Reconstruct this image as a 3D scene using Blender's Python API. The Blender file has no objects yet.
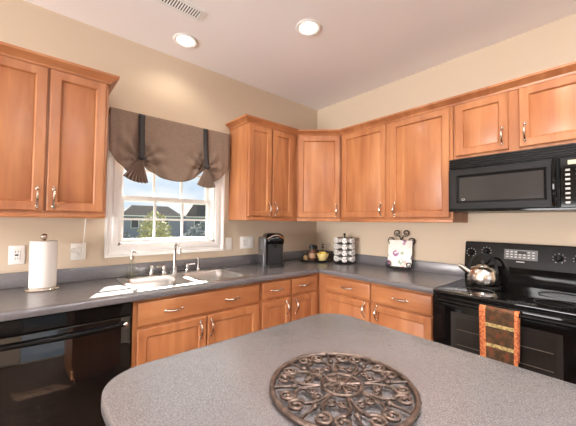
import bpy, bmesh, math, random
from math import sin, cos, pi, radians, sqrt, atan2
from mathutils import Vector, Matrix
random.seed(7)
SC = bpy.context.scene
COL = SC.collection

# ------------------------------------------------------------------ camera
cam_d = bpy.data.cameras.new('camera'); cam = bpy.data.objects.new('camera', cam_d); COL.objects.link(cam)
YAW, PIT, ROL, FPX = 0.85172, 0.03021, 0.01164, 294.74
fw = Vector((cos(YAW)*cos(PIT), sin(YAW)*cos(PIT), sin(PIT)))
rt = Vector((sin(YAW), -cos(YAW), 0)); up = rt.cross(fw)
r2 = rt*cos(ROL) + up*sin(ROL); u2 = up*cos(ROL) - rt*sin(ROL)
M = Matrix((r2, u2, -fw)).transposed().to_4x4(); M.translation = Vector((-2.64579, -2.48857, 1.33948))
cam.matrix_world = M
cam_d.sensor_width = 36; cam_d.lens = FPX/576*36; cam_d.clip_start = .02; cam_d.clip_end = 300
SC.camera = cam

# ------------------------------------------------------------------ view, world, sun, daylight
SC.view_settings.view_transform = 'Standard'; SC.view_settings.look = 'None'
SC.view_settings.gamma = 1; SC.view_settings.use_curve_mapping = False
SC.view_settings.exposure = 0.06

def nodes(nt):
    return nt.nodes, nt.links
w = bpy.data.worlds.new('sky'); SC.world = w; w.use_nodes = True
N, L = nodes(w.node_tree); N.clear()
tc = N.new('ShaderNodeTexCoord'); mp = N.new('ShaderNodeMapping'); mp.inputs['Scale'].default_value = (2, 2, 7)
nz = N.new('ShaderNodeTexNoise'); nz.inputs['Scale'].default_value = 2.2; nz.inputs['Detail'].default_value = 6
rp = N.new('ShaderNodeValToRGB')
rp.color_ramp.elements[0].position = .38; rp.color_ramp.elements[0].color = (.62, .77, .93, 1)
rp.color_ramp.elements[1].position = .62; rp.color_ramp.elements[1].color = (.95, .97, 1, 1)
bg = N.new('ShaderNodeBackground'); bg.inputs['Strength'].default_value = 1.05
ow = N.new('ShaderNodeOutputWorld')
L.new(tc.outputs['Generated'], mp.inputs['Vector']); L.new(mp.outputs[0], nz.inputs['Vector'])
L.new(nz.outputs['Fac'], rp.inputs['Fac']); L.new(rp.outputs['Color'], bg.inputs['Color']); L.new(bg.outputs[0], ow.inputs[0])

sd = bpy.data.lights.new('sun', 'SUN'); sd.energy = 42; sd.color = (1, .95, .88); sd.angle = .009
sun = bpy.data.objects.new('sun', sd); COL.objects.link(sun)
sun.rotation_euler = Vector((-.46, -1, -.82)).to_track_quat('-Z', 'Y').to_euler()

def area(name, loc, aim, sx, sy, power, color):
    d = bpy.data.lights.new(name, 'AREA'); d.shape = 'RECTANGLE'; d.size = sx; d.size_y = sy
    d.energy = power; d.color = color
    o = bpy.data.objects.new(name, d); COL.objects.link(o); o.location = loc
    o.rotation_euler = Vector(aim).to_track_quat('-Z', 'Y').to_euler()
    return o
# daylight entering through the patio doors behind and beside the camera
area('patio_daylight', (-2.6, -5.56, 1.3), (0, 1, .5), 2.3, 2.1, 4, (1, .97, .95))
area('side_daylight', (-7.46, -2.0, 1.12), (1, 0, .25), 2.3, 1.4, 400, (1, .97, .96))

# added unseen spot that brightens the ceiling, standing in for a bounced flash
fd = bpy.data.lights.new('ceiling_fill_spot', 'SPOT'); fd.energy = 2000; fd.color = (.97, .97, 1)
fd.spot_size = radians(100); fd.spot_blend = 1; fd.shadow_soft_size = .12
fl = bpy.data.objects.new('ceiling_fill_spot', fd); COL.objects.link(fl); fl.location = (-2.5, -3.7, 1.6)
fl.rotation_euler = Vector((.22, .2, 1)).to_track_quat('-Z', 'Y').to_euler()

# ------------------------------------------------------------------ materials
def mat(name, col, rough=.5, metal=0.0, spec=.5, coat=0.0, build=None, **kw):
    m = bpy.data.materials.new(name); m.use_nodes = True
    b = m.node_tree.nodes['Principled BSDF']
    b.inputs['Base Color'].default_value = (*col, 1); b.inputs['Roughness'].default_value = rough
    b.inputs['Metallic'].default_value = metal; b.inputs['Specular IOR Level'].default_value = spec
    b.inputs['Coat Weight'].default_value = coat; b.inputs['Coat Roughness'].default_value = .15
    for k, v in kw.items(): b.inputs[k].default_value = v
    if build: build(m.node_tree, b)
    return m
def tex_noise(nt, scale, mapping=(1, 1, 1), detail=4, coord='Object', dist=0.0):
    N, L = nodes(nt)
    t = N.new('ShaderNodeTexCoord'); mp = N.new('ShaderNodeMapping'); mp.inputs['Scale'].default_value = mapping
    n = N.new('ShaderNodeTexNoise'); n.inputs['Scale'].default_value = scale; n.inputs['Detail'].default_value = detail
    n.inputs['Distortion'].default_value = dist
    L.new(t.outputs[coord], mp.inputs[0]); L.new(mp.outputs[0], n.inputs['Vector'])
    return n
def ramp(nt, fac, stops):
    N, L = nodes(nt); r = N.new('ShaderNodeValToRGB')
    el = r.color_ramp.elements
    while len(el) < len(stops): el.new(.5)
    for e, (p, c) in zip(el, stops): e.position = p; e.color = (*c, 1)
    L.new(fac, r.inputs['Fac']); return r
def bump(nt, b, h, strength, dist=.002):
    N, L = nodes(nt); bp = N.new('ShaderNodeBump'); bp.inputs['Strength'].default_value = strength
    bp.inputs['Distance'].default_value = dist
    L.new(h, bp.inputs['Height']); L.new(bp.outputs[0], b.inputs['Normal'])
def wood(mapping):
    def f(nt, b):
        N, L = nodes(nt)
        n = tex_noise(nt, 9, mapping, 6, dist=.6)
        n2 = tex_noise(nt, 3.2, (1, 1, .6), 3)
        ad = N.new('ShaderNodeMath'); ad.operation = 'MULTIPLY_ADD'; ad.inputs[1].default_value = .45
        L.new(n2.outputs['Fac'], ad.inputs[0])
        hf = N.new('ShaderNodeMath'); hf.operation = 'MULTIPLY'; hf.inputs[1].default_value = .55
        L.new(n.outputs['Fac'], hf.inputs[0]); L.new(hf.outputs[0], ad.inputs[2])
        r = ramp(nt, ad.outputs[0], [(.33, (.30, .104, .040)), (.5, (.40, .155, .060)), (.68, (.53, .242, .102))])
        L.new(r.outputs['Color'], b.inputs['Base Color'])
        bump(nt, b, n.outputs['Fac'], .06)
    return f
WOOD = mat('maple_upright', (.5, .2, .07), .38, spec=.4, coat=.06, build=wood((1.6, 1.6, .16)))
WOODH = mat('maple_level', (.5, .2, .07), .38, spec=.4, coat=.06, build=wood((.16, 1.6, 1.6)))
WOODI = mat('cabinet_inside', (.33, .13, .05), .6)
def b_wall(nt, b):
    n = tex_noise(nt, 220, detail=2); bump(nt, b, n.outputs['Fac'], .08)
WALL = mat('tan_paint', (.60, .49, .37), .75, spec=.25, build=b_wall)
CEIL = mat('ceiling_paint', (.92, .885, .88), .85, spec=.2, build=b_wall)
WHITE = mat('white_trim_paint', (.83, .82, .8), .4)
PLATE = mat('white_plastic', (.82, .80, .76), .35)
SLOT = mat('outlet_slot', (.03, .03, .03), .6)
def b_lam(nt, b):
    N, L = nodes(nt)
    n = tex_noise(nt, 560, detail=2)
    r = ramp(nt, n.outputs['Fac'], [(.34, (.085, .08, .083)), (.5, (.14, .132, .137)), (.68, (.215, .206, .213))])
    L.new(r.outputs['Color'], b.inputs['Base Color'])
LAM = mat('grey_laminate', (.16, .15, .15), .27, spec=.7, build=b_lam)
BLACK = mat('black_gloss', (.004, .0038, .0038), .06, spec=.16)
DWB = mat('dishwasher_black', (.005, .0045, .0045), .04, spec=.8)
BLACKM = mat('black_satin', (.013, .012, .012), .3, spec=.4)
BLACKG = mat('black_glass', (.005, .005, .005), .05, spec=.35)
DKGREY = mat('charcoal_plastic', (.014, .0135, .0135), .42, spec=.12)
STEEL = mat('brushed_steel', (.52, .50, .485), .34, 1.0)
CHROME = mat('polished_metal', (.66, .64, .62), .16, 1.0)
NICKEL = mat('nickel_pull', (.62, .55, .48), .22, 1.0)
def b_iron(nt, b):
    N, L = nodes(nt); n = tex_noise(nt, 45, detail=4)
    r = ramp(nt, n.outputs['Fac'], [(.3, (.04, .027, .022)), (.55, (.095, .066, .053)), (.75, (.21, .15, .12))])
    L.new(r.outputs['Color'], b.inputs['Base Color'])
BRONZE = mat('bronzed_iron', (.1, .07, .05), .38, .55, build=b_iron)
IRON = mat('black_iron', (.02, .018, .017), .4, .5)
PAPER = mat('paper_towel_white', (.86, .84, .81), .9, spec=.1, build=lambda nt, b: bump(nt, b, tex_noise(nt, 160).outputs['Fac'], .25))
def b_cloth(c1, c2):
    def f(nt, b):
        N, L = nodes(nt); n = tex_noise(nt, 60, (1, 1, 1), 5)
        r = ramp(nt, n.outputs['Fac'], [(.3, c1), (.7, c2)]); L.new(r.outputs['Color'], b.inputs['Base Color'])
        bump(nt, b, tex_noise(nt, 500).outputs['Fac'], .2)
    return f
SHADE = mat('taupe_fabric', (.2, .15, .11), .85, spec=.15, build=b_cloth((.22, .157, .12), (.255, .185, .14)))
RIBBON = mat('dark_ribbon', (.018, .014, .014), .6)
def thin_glass(name, tint, refl, rough=.02):
    m = bpy.data.materials.new(name); m.use_nodes = True; N, L = nodes(m.node_tree); N.clear()
    t = N.new('ShaderNodeBsdfTransparent'); t.inputs[0].default_value = (*tint, 1)
    g = N.new('ShaderNodeBsdfGlossy'); g.inputs['Roughness'].default_value = rough
    lw = N.new('ShaderNodeLayerWeight'); lw.inputs[0].default_value = .5
    pw = N.new('ShaderNodeMath'); pw.operation = 'POWER'; pw.inputs[1].default_value = 3
    ml = N.new('ShaderNodeMath'); ml.operation = 'MULTIPLY_ADD'; ml.inputs[1].default_value = refl*1.4; ml.inputs[2].default_value = .03
    L.new(lw.outputs['Facing'], pw.inputs[0]); L.new(pw.outputs[0], ml.inputs[0])
    mx = N.new('ShaderNodeMixShader'); o = N.new('ShaderNodeOutputMaterial')
    L.new(ml.outputs[0], mx.inputs[0]); L.new(t.outputs[0], mx.inputs[1]); L.new(g.outputs[0], mx.inputs[2]); L.new(mx.outputs[0], o.inputs[0])
    return m
PANE = thin_glass('window_glass', (.98, .99, .99), .06)
CLEAR = thin_glass('clear_glass', (.93, .95, .94), .6)
AMBER = thin_glass('pale_soap', (.93, .90, .80), .3)
def emis(name, col, s):
    m = bpy.data.materials.new(name); m.use_nodes = True; b = m.node_tree.nodes['Principled BSDF']
    b.inputs['Base Color'].default_value = (*col, 1); b.inputs['Emission Color'].default_value = (*col, 1)
    b.inputs['Emission Strength'].default_value = s; return m
GLOW = emis('lamp_glow', (1, .93, .78), 7)
def b_floor(nt, b):
    N, L = nodes(nt); n = tex_noise(nt, 6, (.3, 3, 1), 5)
    r = ramp(nt, n.outputs['Fac'], [(.3, (.085, .047, .028)), (.7, (.14, .08, .048))]); L.new(r.outputs['Color'], b.inputs['Base Color'])
FLOOR = mat('wood_floor', (.2, .1, .05), .6, spec=.25, build=b_floor)

# ------------------------------------------------------------------ geometry helpers
class MB:
    """collects shapes for ONE mesh"""
    def __init__(s): s.bm = bmesh.new()
    def box(s, x0, x1, y0, y1, z0, z1, bev=0.0, seg=2):
        vs = [s.bm.verts.new(p) for p in ((x0,y0,z0),(x1,y0,z0),(x1,y1,z0),(x0,y1,z0),(x0,y0,z1),(x1,y0,z1),(x1,y1,z1),(x0,y1,z1))]
        fs = [s.bm.faces.new([vs[i] for i in f]) for f in ((3,2,1,0),(4,5,6,7),(0,1,5,4),(1,2,6,5),(2,3,7,6),(3,0,4,7))]
        if bev > 0:
            es = list({e for f in fs for e in f.edges})
            bmesh.ops.bevel(s.bm, geom=es, offset=bev, segments=seg, affect='EDGES', profile=.5)
        return s
    def prism(s, pts, axis, a0, a1, bev=0.0):
        """polygon pts extruded along an axis; pts are the two other coordinates in xyz order"""
        def P(u, v, a): return {'x': (a, u, v), 'y': (u, a, v), 'z': (u, v, a)}[axis]
        A = [s.bm.verts.new(P(u, v, a0)) for u, v in pts]; B = [s.bm.verts.new(P(u, v, a1)) for u, v in pts]
        n = len(pts); fs = []
        fs.append(s.bm.faces.new(A[::-1])); fs.append(s.bm.faces.new(B))
        for i in range(n): fs.append(s.bm.faces.new((A[i], A[(i+1) % n], B[(i+1) % n], B[i])))
        bmesh.ops.recalc_face_normals(s.bm, faces=fs)
        if bev > 0:
            es = [e for e in fs[0].edges] + [e for e in fs[1].edges]
            bmesh.ops.bevel(s.bm, geom=es, offset=bev, segments=2, affect='EDGES', profile=.5)
        return s
    def lathe(s, prof, c=(0, 0, 0), seg=28, axis='z'):
        rings = []; loop = prof[0] == prof[-1]
        if loop: prof = prof[:-1]
        for r, h in prof:
            ring = []
            if r < 1e-6:
                ring = [s.bm.verts.new(s._ax(c, 0, 0, h, axis))]
            else:
                for i in range(seg):
                    a = 2*pi*i/seg; ring.append(s.bm.verts.new(s._ax(c, r*cos(a), r*sin(a), h, axis)))
            rings.append(ring)
        fs = []
        for a, b in zip(rings, rings[1:]+(rings[:1] if loop else [])):
            for i in range(seg):
                j = (i+1) % seg
                if len(a) == 1 and len(b) == 1: continue
                if len(a) == 1: fs.append(s.bm.faces.new((a[0], b[i], b[j])))
                elif len(b) == 1: fs.append(s.bm.faces.new((a[i], a[j], b[0])))
                else: fs.append(s.bm.faces.new((a[i], a[j], b[j], b[i])))
        if not loop and len(rings[0]) > 1: fs.append(s.bm.faces.new(rings[0][::-1]))
        if not loop and len(rings[-1]) > 1: fs.append(s.bm.faces.new(rings[-1]))
        bmesh.ops.recalc_face_normals(s.bm, faces=fs)
        return s
    def _ax(s, c, u, v, h, axis):
        if axis == 'z': return (c[0]+u, c[1]+v, c[2]+h)
        if axis == 'y': return (c[0]+u, c[1]+h, c[2]+v)
        return (c[0]+h, c[1]+u, c[2]+v)
    def tube(s, pts, r, seg=8, closed=False, flat=1.0):
        pts = [Vector(p) for p in pts]; n = len(pts)
        R = r if isinstance(r, (list, tuple)) else [r]*n
        rings = []; prev = None
        for i, p in enumerate(pts):
            if closed: t = pts[(i+1) % n] - pts[i-1]
            else: t = pts[min(i+1, n-1)] - pts[max(i-1, 0)]
            t.normalize()
            if prev is None:
                a = Vector((0, 0, 1)) if abs(t.z) < .9 else Vector((1, 0, 0))
                u = a.cross(t).normalized()
            else:
                u = prev - t*prev.dot(t); u.normalize()
            prev = u; v = t.cross(u)
            rings.append([s.bm.verts.new(p + (u*cos(2*pi*k/seg) + v*sin(2*pi*k/seg)*flat)*R[i]) for k in range(seg)])
        fs = []
        rng = range(n) if closed else range(n-1)
        for i in rng:
            a, b = rings[i], rings[(i+1) % n]
            for k in range(seg): fs.append(s.bm.faces.new((a[k], a[(k+1) % seg], b[(k+1) % seg], b[k])))
        if not closed: fs.append(s.bm.faces.new(rings[0][::-1])); fs.append(s.bm.faces.new(rings[-1]))
        bmesh.ops.recalc_face_normals(s.bm, faces=fs)
        return s
    def ball(s, c, r, sc=(1, 1, 1), seg=14):
        m = Matrix.Translation(c) @ Matrix.Diagonal((*sc, 1))
        bmesh.ops.create_uvsphere(s.bm, u_segments=seg, v_segments=max(6, seg//2), radius=r, matrix=m); return s
    def grid(s, rows):
        V = [[s.bm.verts.new(p) for p in row] for row in rows]
        for a, b in zip(V, V[1:]):
            for i in range(len(a)-1): s.bm.faces.new((a[i], a[i+1], b[i+1], b[i]))
        return s
    def sweep(s, path, prof):
        """profile (offset, z) swept along a level path with mitred corners; offset goes to the right of travel"""
        P = [Vector(p) for p in path]; n = len(P); rings = []
        for i in range(n):
            ns = []
            if i > 0: d = (P[i]-P[i-1]).normalized(); ns.append(Vector((d.y, -d.x)))
            if i < n-1: d = (P[i+1]-P[i]).normalized(); ns.append(Vector((d.y, -d.x)))
            m = sum(ns, Vector((0, 0))).normalized(); k = 1/max(.3, m.dot(ns[0]))
            rings.append([s.bm.verts.new((P[i].x+m.x*o*k, P[i].y+m.y*o*k, z)) for o, z in prof])
        fs = []; q = len(prof)
        for a, b in zip(rings, rings[1:]):
            for k in range(q): fs.append(s.bm.faces.new((a[k], a[(k+1) % q], b[(k+1) % q], b[k])))
        fs.append(s.bm.faces.new(rings[0][::-1])); fs.append(s.bm.faces.new(rings[-1]))
        bmesh.ops.recalc_face_normals(s.bm, faces=fs)
        return s
    def xf(s, m):
        bmesh.ops.transform(s.bm, matrix=m, verts=s.bm.verts); return s
    def build(s, name, material, parent=None, smooth=30, solid=0, kind=None, loc=None):
        me = bpy.data.meshes.new(name); s.bm.to_mesh(me); s.bm.free()
        me.materials.append(material)
        if smooth:
            for p in me.polygons: p.use_smooth = True
            me.set_sharp_from_angle(angle=radians(smooth))
        o = bpy.data.objects.new(name, me); COL.objects.link(o)
        if parent: o.parent = parent
        if loc: o.location = loc
        if solid:
            md = o.modifiers.new('thickness', 'SOLIDIFY'); md.thickness = solid; md.offset = 0
        if kind: o['kind'] = kind
        return o

def thing(name, label, cat, loc=(0, 0, 0), rz=0.0, group=None):
    o = bpy.data.objects.new(name, None); COL.objects.link(o); o.empty_display_size = .05
    o.location = loc; o.rotation_euler = (0, 0, rz)
    return tag(o, label, cat, group)
def tag(o, label, cat, group=None):
    o['label'] = label; o['category'] = cat
    if group: o['group'] = group
    return o
def copy_tree(o, parent=None):
    c = o.copy(); COL.objects.link(c)
    if parent: c.parent = parent
    for ch in list(o.children): copy_tree(ch, c)
    return c

# ------------------------------------------------------------------ room shell
HC = 2.723
WX0, WX1, WZ0, WZ1 = -2.155, -1.36, 1.145, 2.02         # window opening
b = MB(); b.box(-7.5, WX0, 0, .16, 0, HC); b.box(WX1, .16, 0, .16, 0, HC); b.box(WX0, WX1, 0, .16, 0, WZ0); b.box(WX0, WX1, 0, .16, WZ1, HC)
b.build('wall_back', WALL, kind='structure', smooth=0)
MB().box(0, .16, -5.6, 0, 0, HC).build('wall_right', WALL, kind='structure', smooth=0)
b = MB(); b.box(-7.66, 0.16, -5.76, -5.6, 0, .06); b.box(-7.66, -3.8, -5.76, -5.6, 0, HC); b.box(-1.4, .16, -5.76, -5.6, 0, HC); b.box(-3.8, -1.4, -5.76, -5.6, 2.4, HC)
b.build('wall_rear', WALL, kind='structure', smooth=0)
b = MB(); b.box(-7.66, -7.5, -5.6, -3.2, 0, HC); b.box(-7.66, -7.5, -.8, .16, 0, HC); b.box(-7.66, -7.5, -3.2, -.8, 1.9, HC); b.box(-7.66, -7.5, -3.2, -.8, 0, .4)
b.build('wall_left', WALL, kind='structure', smooth=0)
MB().box(-7.66, .16, -5.76, .16, -.1, 0).build('floor', FLOOR, kind='structure', smooth=0)
MB().box(-7.66, .16, -5.76, .16, HC, HC+.1).build('ceiling', CEIL, kind='structure', smooth=0)

# window_1: casing, jamb, two sashes with muntins and panes
win = bpy.data.objects.new('window_1', None); COL.objects.link(win); win['kind'] = 'structure'
prof = [(0, 0), (0, .022), (.012, .026), (.05, .018), (.068, .018), (.078, .012), (.078, 0)]
def casing_loop(prof_in, x0, x1, z0, z1, name, y=0.0):
    bm = MB(); V = []
    for (cx, cz, sx, sz) in ((x0, z0, -1, -1), (x1, z0, 1, -1), (x1, z1, 1, 1), (x0, z1, -1, 1)):
        V.append([bm.bm.verts.new((cx+sx*o, y-d, cz+sz*o)) for o, d in prof_in])
    fs = []
    for i in range(4):
        a, c = V[i], V[(i+1) % 4]
        for k in range(len(prof_in)-1): fs.append(bm.bm.faces.new((a[k], c[k], c[k+1], a[k+1])))
    bmesh.ops.recalc_face_normals(bm.bm, faces=fs)
    return bm.build(name, WHITE, win, kind='structure')
prof = [(-.004, 0), (-.004, .016), (.008, .02), (.03, .02), (.04, .014), (.058, .014), (.066, .024), (.08, .024), (.08, 0)]
casing_loop(prof, WX0, WX1, WZ0, WZ1, 'window_casing')
b = MB(); t = .022
b.box(WX0-.003, WX0+t, -.005, .15, WZ0, WZ1); b.box(WX1-t, WX1+.003, -.005, .15, WZ0, WZ1); b.box(WX0, WX1, -.005, .15, WZ0-.003, WZ0+t); b.box(WX0, WX1, -.005, .15, WZ1-t, WZ1+.003)
b.build('window_jamb', WHITE, win, smooth=0, kind='structure')
def sash(y0, y1, z0, z1, rows, bot, top, name):
    x0, x1 = WX0+.022, WX1-.022; st = .03
    m = MB(); m.box(x0, x0+st, y0, y1, z0, z1); m.box(x1-st, x1, y0, y1, z0, z1)
    m.box(x0+st, x1-st, y0, y1, z0, z0+bot); m.box(x0+st, x1-st, y0, y1, z1-top, z1)
    f = m.build(name, WHITE, win, smooth=0, kind='structure')
    gx0, gx1, gz0, gz1 = x0+st, x1-st, z0+bot, z1-top; ym = (y0+y1)/2
    m = MB()
    for i in (1, 2):
        x = gx0+(gx1-gx0)*i/3; m.box(x-.008, x+.008, ym-.010, ym+.010, gz0, gz1)
    for i in range(1, rows):
        z = gz0+(gz1-gz0)*i/rows; m.box(gx0, gx1, ym-.009, ym+.009, z-.008, z+.008)
    m.build('muntin', WHITE, f, smooth=0, kind='structure')
    MB().box(gx0-.004, gx1+.004, ym-.002, ym+.002, gz0-.004, gz1+.004).build('glass', PANE, f, smooth=0, kind='structure')
sash(.05, .08, WZ0+.02, 1.53, 2, .03, .032, 'lower_sash')
sash(.09, .12, 1.49, WZ1-.02, 2, .035, .03, 'upper_sash')

# ------------------------------------------------------------------ cabinets
# local frame of every cabinet: back on y=0, front towards -y, x to the side
def panel_door(x0, x1, z0, z1, y, t=.02, st=.055):
    """framed door whose centre panel is set back; y is its back"""
    m = MB(); f = y-t
    loops = [(0, y), (0, f+.005), (.005, f), (st-.006, f), (st-.001, f+.005), (st+.001, f+.013), (st+.009, f+.0095)]
    R = []
    for o, yy in loops:
        R.append([m.bm.verts.new(p) for p in ((x0+o, yy, z0+o), (x1-o, yy, z0+o), (x1-o, yy, z1-o), (x0+o, yy, z1-o))])
    for a, c in zip(R, R[1:]):
        for i in range(4): m.bm.faces.new((a[i], a[(i+1) % 4], c[(i+1) % 4], c[i]))
    m.bm.faces.new(R[-1]); m.bm.faces.new(R[0][::-1])
    bmesh.ops.recalc_face_normals(m.bm, faces=list(m.bm.faces))
    return m
def slab_front(x0, x1, z0, z1, y, t=.02):
    m = MB(); f = y-t
    loops = [(0, y), (0, f+.007), (.006, f+.002), (.012, f)]
    R = []
    for o, yy in loops:
        R.append([m.bm.verts.new(p) for p in ((x0+o, yy, z0+o), (x1-o, yy, z0+o), (x1-o, yy, z1-o), (x0+o, yy, z1-o))])
    for a, c in zip(R, R[1:]):
        for i in range(4): m.bm.faces.new((a[i], a[(i+1) % 4], c[(i+1) % 4], c[i]))
    m.bm.faces.new(R[-1]); m.bm.faces.new(R[0][::-1])
    bmesh.ops.recalc_face_normals(m.bm, faces=list(m.bm.faces))
    return m
def pull(x, z, y, vertical, parent, L_=.098):
    """arched wire pull on two round feet, with a bead at each end"""
    m = MB(); pts = []; rad = []
    for i in range(13):
        s = -1+2*i/12
        d = .030*(1-abs(s)**2.6)
        a = s*L_/2
        pts.append((x, y-.004-d, z+a) if vertical else (x+a, y-.004-d, z))
        rad.append(.0042+.0028*(1-abs(s)))
    m.tube(pts, rad, 8)
    for s in (-1, 1):
        a = s*L_/2
        c = (x, y-.006, z+a) if vertical else (x+a, y-.006, z)
        m.ball(c, .0085, (1, .7, 1), 10)
        c2 = (x, y-.004, z+a*1.22) if vertical else (x+a*1.22, y-.004, z)
        m.ball(c2, .0055, (1, .8, 1), 8)
    return m.build('handle', NICKEL, parent)

def cabinet(name, label, loc, rz, x0, x1, depth, z0, z1, doors, drawers=(), toe=0, group=None, hole=None, rail=False):
    t = thing(name, label, 'cabinet', loc, rz, group)
    m = MB()
    if hole:                                    # open box so a sink can hang inside
        m.box(x0, x0+.018, -depth, 0, z0, z1); m.box(x1-.018, x1, -depth, 0, z0, z1)
        m.box(x0+.018, x1-.018, -depth, -depth+.018, z0, z1); m.box(x0+.018, x1-.018, -.012, 0, z0, z1); m.box(x0+.018, x1-.018, -depth+.018, -.012, z0, z0+.018)
    else:
        m.box(x0, x1, -depth, 0, z0, z1, .0015, 1)
    m.build('body', WOOD, t)
    if toe: MB().box(x0, x1, -depth+.075, -.02, 0, z0).build('toe_kick', WOODI, t, smooth=0)
    if rail: MB().box(x0, x1, -depth-.012, -depth, z0-.002, z0+.022, .004).build('light_rail', WOODH, t)
    for (a, c, e, f, hx, hz) in doors:
        d = panel_door(a, c, e, f, -depth-.0005).build('door', WOOD, t)
        if hx is not None: pull(hx, hz, -depth-.0205, True, d)
    for (a, c, e, f, hxs) in drawers:
        d = slab_front(a, c, e, f, -depth-.0005).build('drawer' if len(hxs) == 1 else 'drawer_front', WOODH, t)
        for hx in hxs: pull(hx, (e+f)/2, -depth-.0205, False, d)
    return t
UB, UT, DT = 1.35, 2.225, 2.208
BW = -pi/2       # the right wall: local x runs away from the corner
# base cabinets
cabinet('sink_base_cabinet', 'maple base cabinet under the sink, its wide top front carrying two pulls', (0, -.002, 0), 0,
        -2.178, -1.272, .588, .1, .874,
        [(-2.155, -1.7225, .128, .694, -1.768, .612), (-1.7145, -1.29, .128, .694, -1.690, .612)],
        [(-2.155, -1.29, .714, .852, (-1.945, -1.527))], toe=1, hole=True)
cabinet('base_cabinet', 'maple base cabinet with two drawers, below the coffee maker, beside the sink cabinet', (0, -.002, 0), 0,
        -1.268, -.592, .588, .1, .874,
        [(-1.255, -.957, .128, .700, -1.005, .618), (-.945, -.648, .128, .700, -.900, .618)],
        [(-1.255, -.957, .722, .852, (-1.112,)), (-.945, -.648, .722, .852, (-.80,))], toe=1)
cabinet('base_cabinet', 'maple base cabinet with two drawers, on the stove wall between corner and stove', (-.002, 0, 0), BW,
        .592, 1.652, .588, .1, .874,
        [(.69, 1.150, .128, .706, 1.105, .645), (1.172, 1.630, .128, .706, 1.218, .645)],
        [(.69, 1.150, .722, .852, (.93,)), (1.172, 1.630, .722, .852, (1.41,))], toe=1)
# wall cabinets
cabinet('wall_cabinet', 'maple two-door wall cabinet over the dishwasher and paper towels', (0, -.002, 0), 0,
        -2.888, -2.285, .303, UB, 2.25,
        [(-2.876, -2.588, 1.386, DT, -2.618, 1.462), (-2.578, -2.300, 1.386, DT, -2.546, 1.462)], rail=True)
cabinet('wall_cabinet', 'maple two-door wall cabinet between the window and the corner, above the coffee maker', (0, -.002, 0), 0,
        -1.223, -.62, .303, UB, 2.25,
        [(-1.212, -.957, 1.386, DT, -.988, 1.457), (-.943, -.688, 1.386, DT, -.913, 1.457)], rail=True)
cabinet('wall_cabinet', 'maple two-door wall cabinet on the stove wall, above the easel, next to the microwave', (-.002, 0, 0), BW,
        .62, 1.660, .303, UB, 2.25,
        [(.640, 1.118, 1.386, DT, 1.080, 1.458), (1.164, 1.640, 1.386, DT, 1.208, 1.458)], rail=True)
cabinet('wall_cabinet', 'short maple two-door wall cabinet directly over the microwave', (-.002, 0, 0), BW,
        1.664, 2.424, .303, 1.803, 2.25,
        [(1.680, 1.998, 1.83, DT, 1.968, 1.920), (2.054, 2.400, 1.83, DT, 2.086, 1.920)])
# diagonal corner wall cabinet
t = thing('corner_wall_cabinet', 'diagonal single-door maple wall cabinet filling the corner of the room', 'cabinet', (-.004, -.004, 0))
a = .612; d = .301
MB().prism([(0, 0), (-a, 0), (-a, -d), (-d, -a), (0, -a)], 'z', UB, 2.25).build('body', WOOD, t, smooth=0)
q = Vector((-(a+d)/2, -(a+d)/2, 0)); Ld = (a-d)*sqrt(2)/2
mz = Matrix.Translation(q) @ Matrix.Rotation(-pi/4, 4, 'Z')
dr = panel_door(-Ld+.012, Ld-.012, 1.386, DT, -.001).xf(mz).build('door', WOOD, t)
m = MB(); m.box(-Ld, Ld, -.012, 0, UB-.002, UB+.022, .004); m.xf(mz).build('light_rail', WOODH, t)
h = pull(Ld-.05, 1.458, -.021, True, dr); h.data.transform(mz)
# crown mouldings
CP = [(0, 2.212), (.010, 2.212), (.013, 2.224), (.030, 2.240), (.044, 2.248), (.050, 2.252), (.050, 2.266), (0, 2.266)]
o = MB().sweep([(-2.888, -.305), (-2.285, -.305), (-2.285, -.004)][::1], CP).build('crown_molding', WOODH, kind='thing')
tag(o, 'maple crown moulding topping the wall cabinet above the paper towels', 'moulding')
o = MB().sweep([(-1.223, -.004), (-1.223, -.305), (-.616, -.305), (-.305, -.616), (-.305, -2.424)], CP).build('crown_molding', WOODH, kind='thing')
tag(o, 'long maple crown moulding running round the corner over all the other wall cabinets', 'moulding')

# ------------------------------------------------------------------ countertops
SX0, SX1, SY0, SY1 = -2.165, -1.345, -.585, -.040         # sink cut-out outline
CZ0, CZ1, CF = .876, .915, -.638
nose = [(0, 0), (0, 0)]
def nosing(r=.012):
    pts = [(-.6, CZ0), (CF+.002, CZ0), (CF, CZ0+.003)]
    for i in range(5): a = i/4*pi/2; pts.append((CF+r-r*cos(a), CZ1-r+r*sin(a)))
    pts.append((-.6, CZ1)); return pts
t = thing('countertop', 'dark grey speckled laminate L-shaped worktop with backsplash along both walls', 'countertop', (0, 0, 0))
m = MB()
m.prism(nosing(), 'x', -3.1, CF)                            # front edge, window wall
m.prism(nosing(), 'y', -1.655, CF)                          # front edge, stove wall
m.box(-.6, -.003, -1.655, CF, CZ0, CZ1)
m.box(CF, -.003, CF, -.003, CZ0, CZ1)
i = .014
m.box(-3.1, SX0+i, -.6, -.003, CZ0, CZ1); m.box(SX1-i, CF, -.6, -.003, CZ0, CZ1)
m.box(SX0+i, SX1-i, SY1-i, -.003, CZ0, CZ1); m.box(SX0+i, SX1-i, -.6, SY0+i, CZ0, CZ1)
m.build('top', LAM, t, smooth=40)
m = MB(); m.box(-3.1, -.003, -.022, -.003, CZ1+.0005, 1.008, .003); m.box(-.022, -.003, -1.655, -.022, CZ1+.0005, 1.008, .003)
m.build('backsplash', LAM, t)

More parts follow.
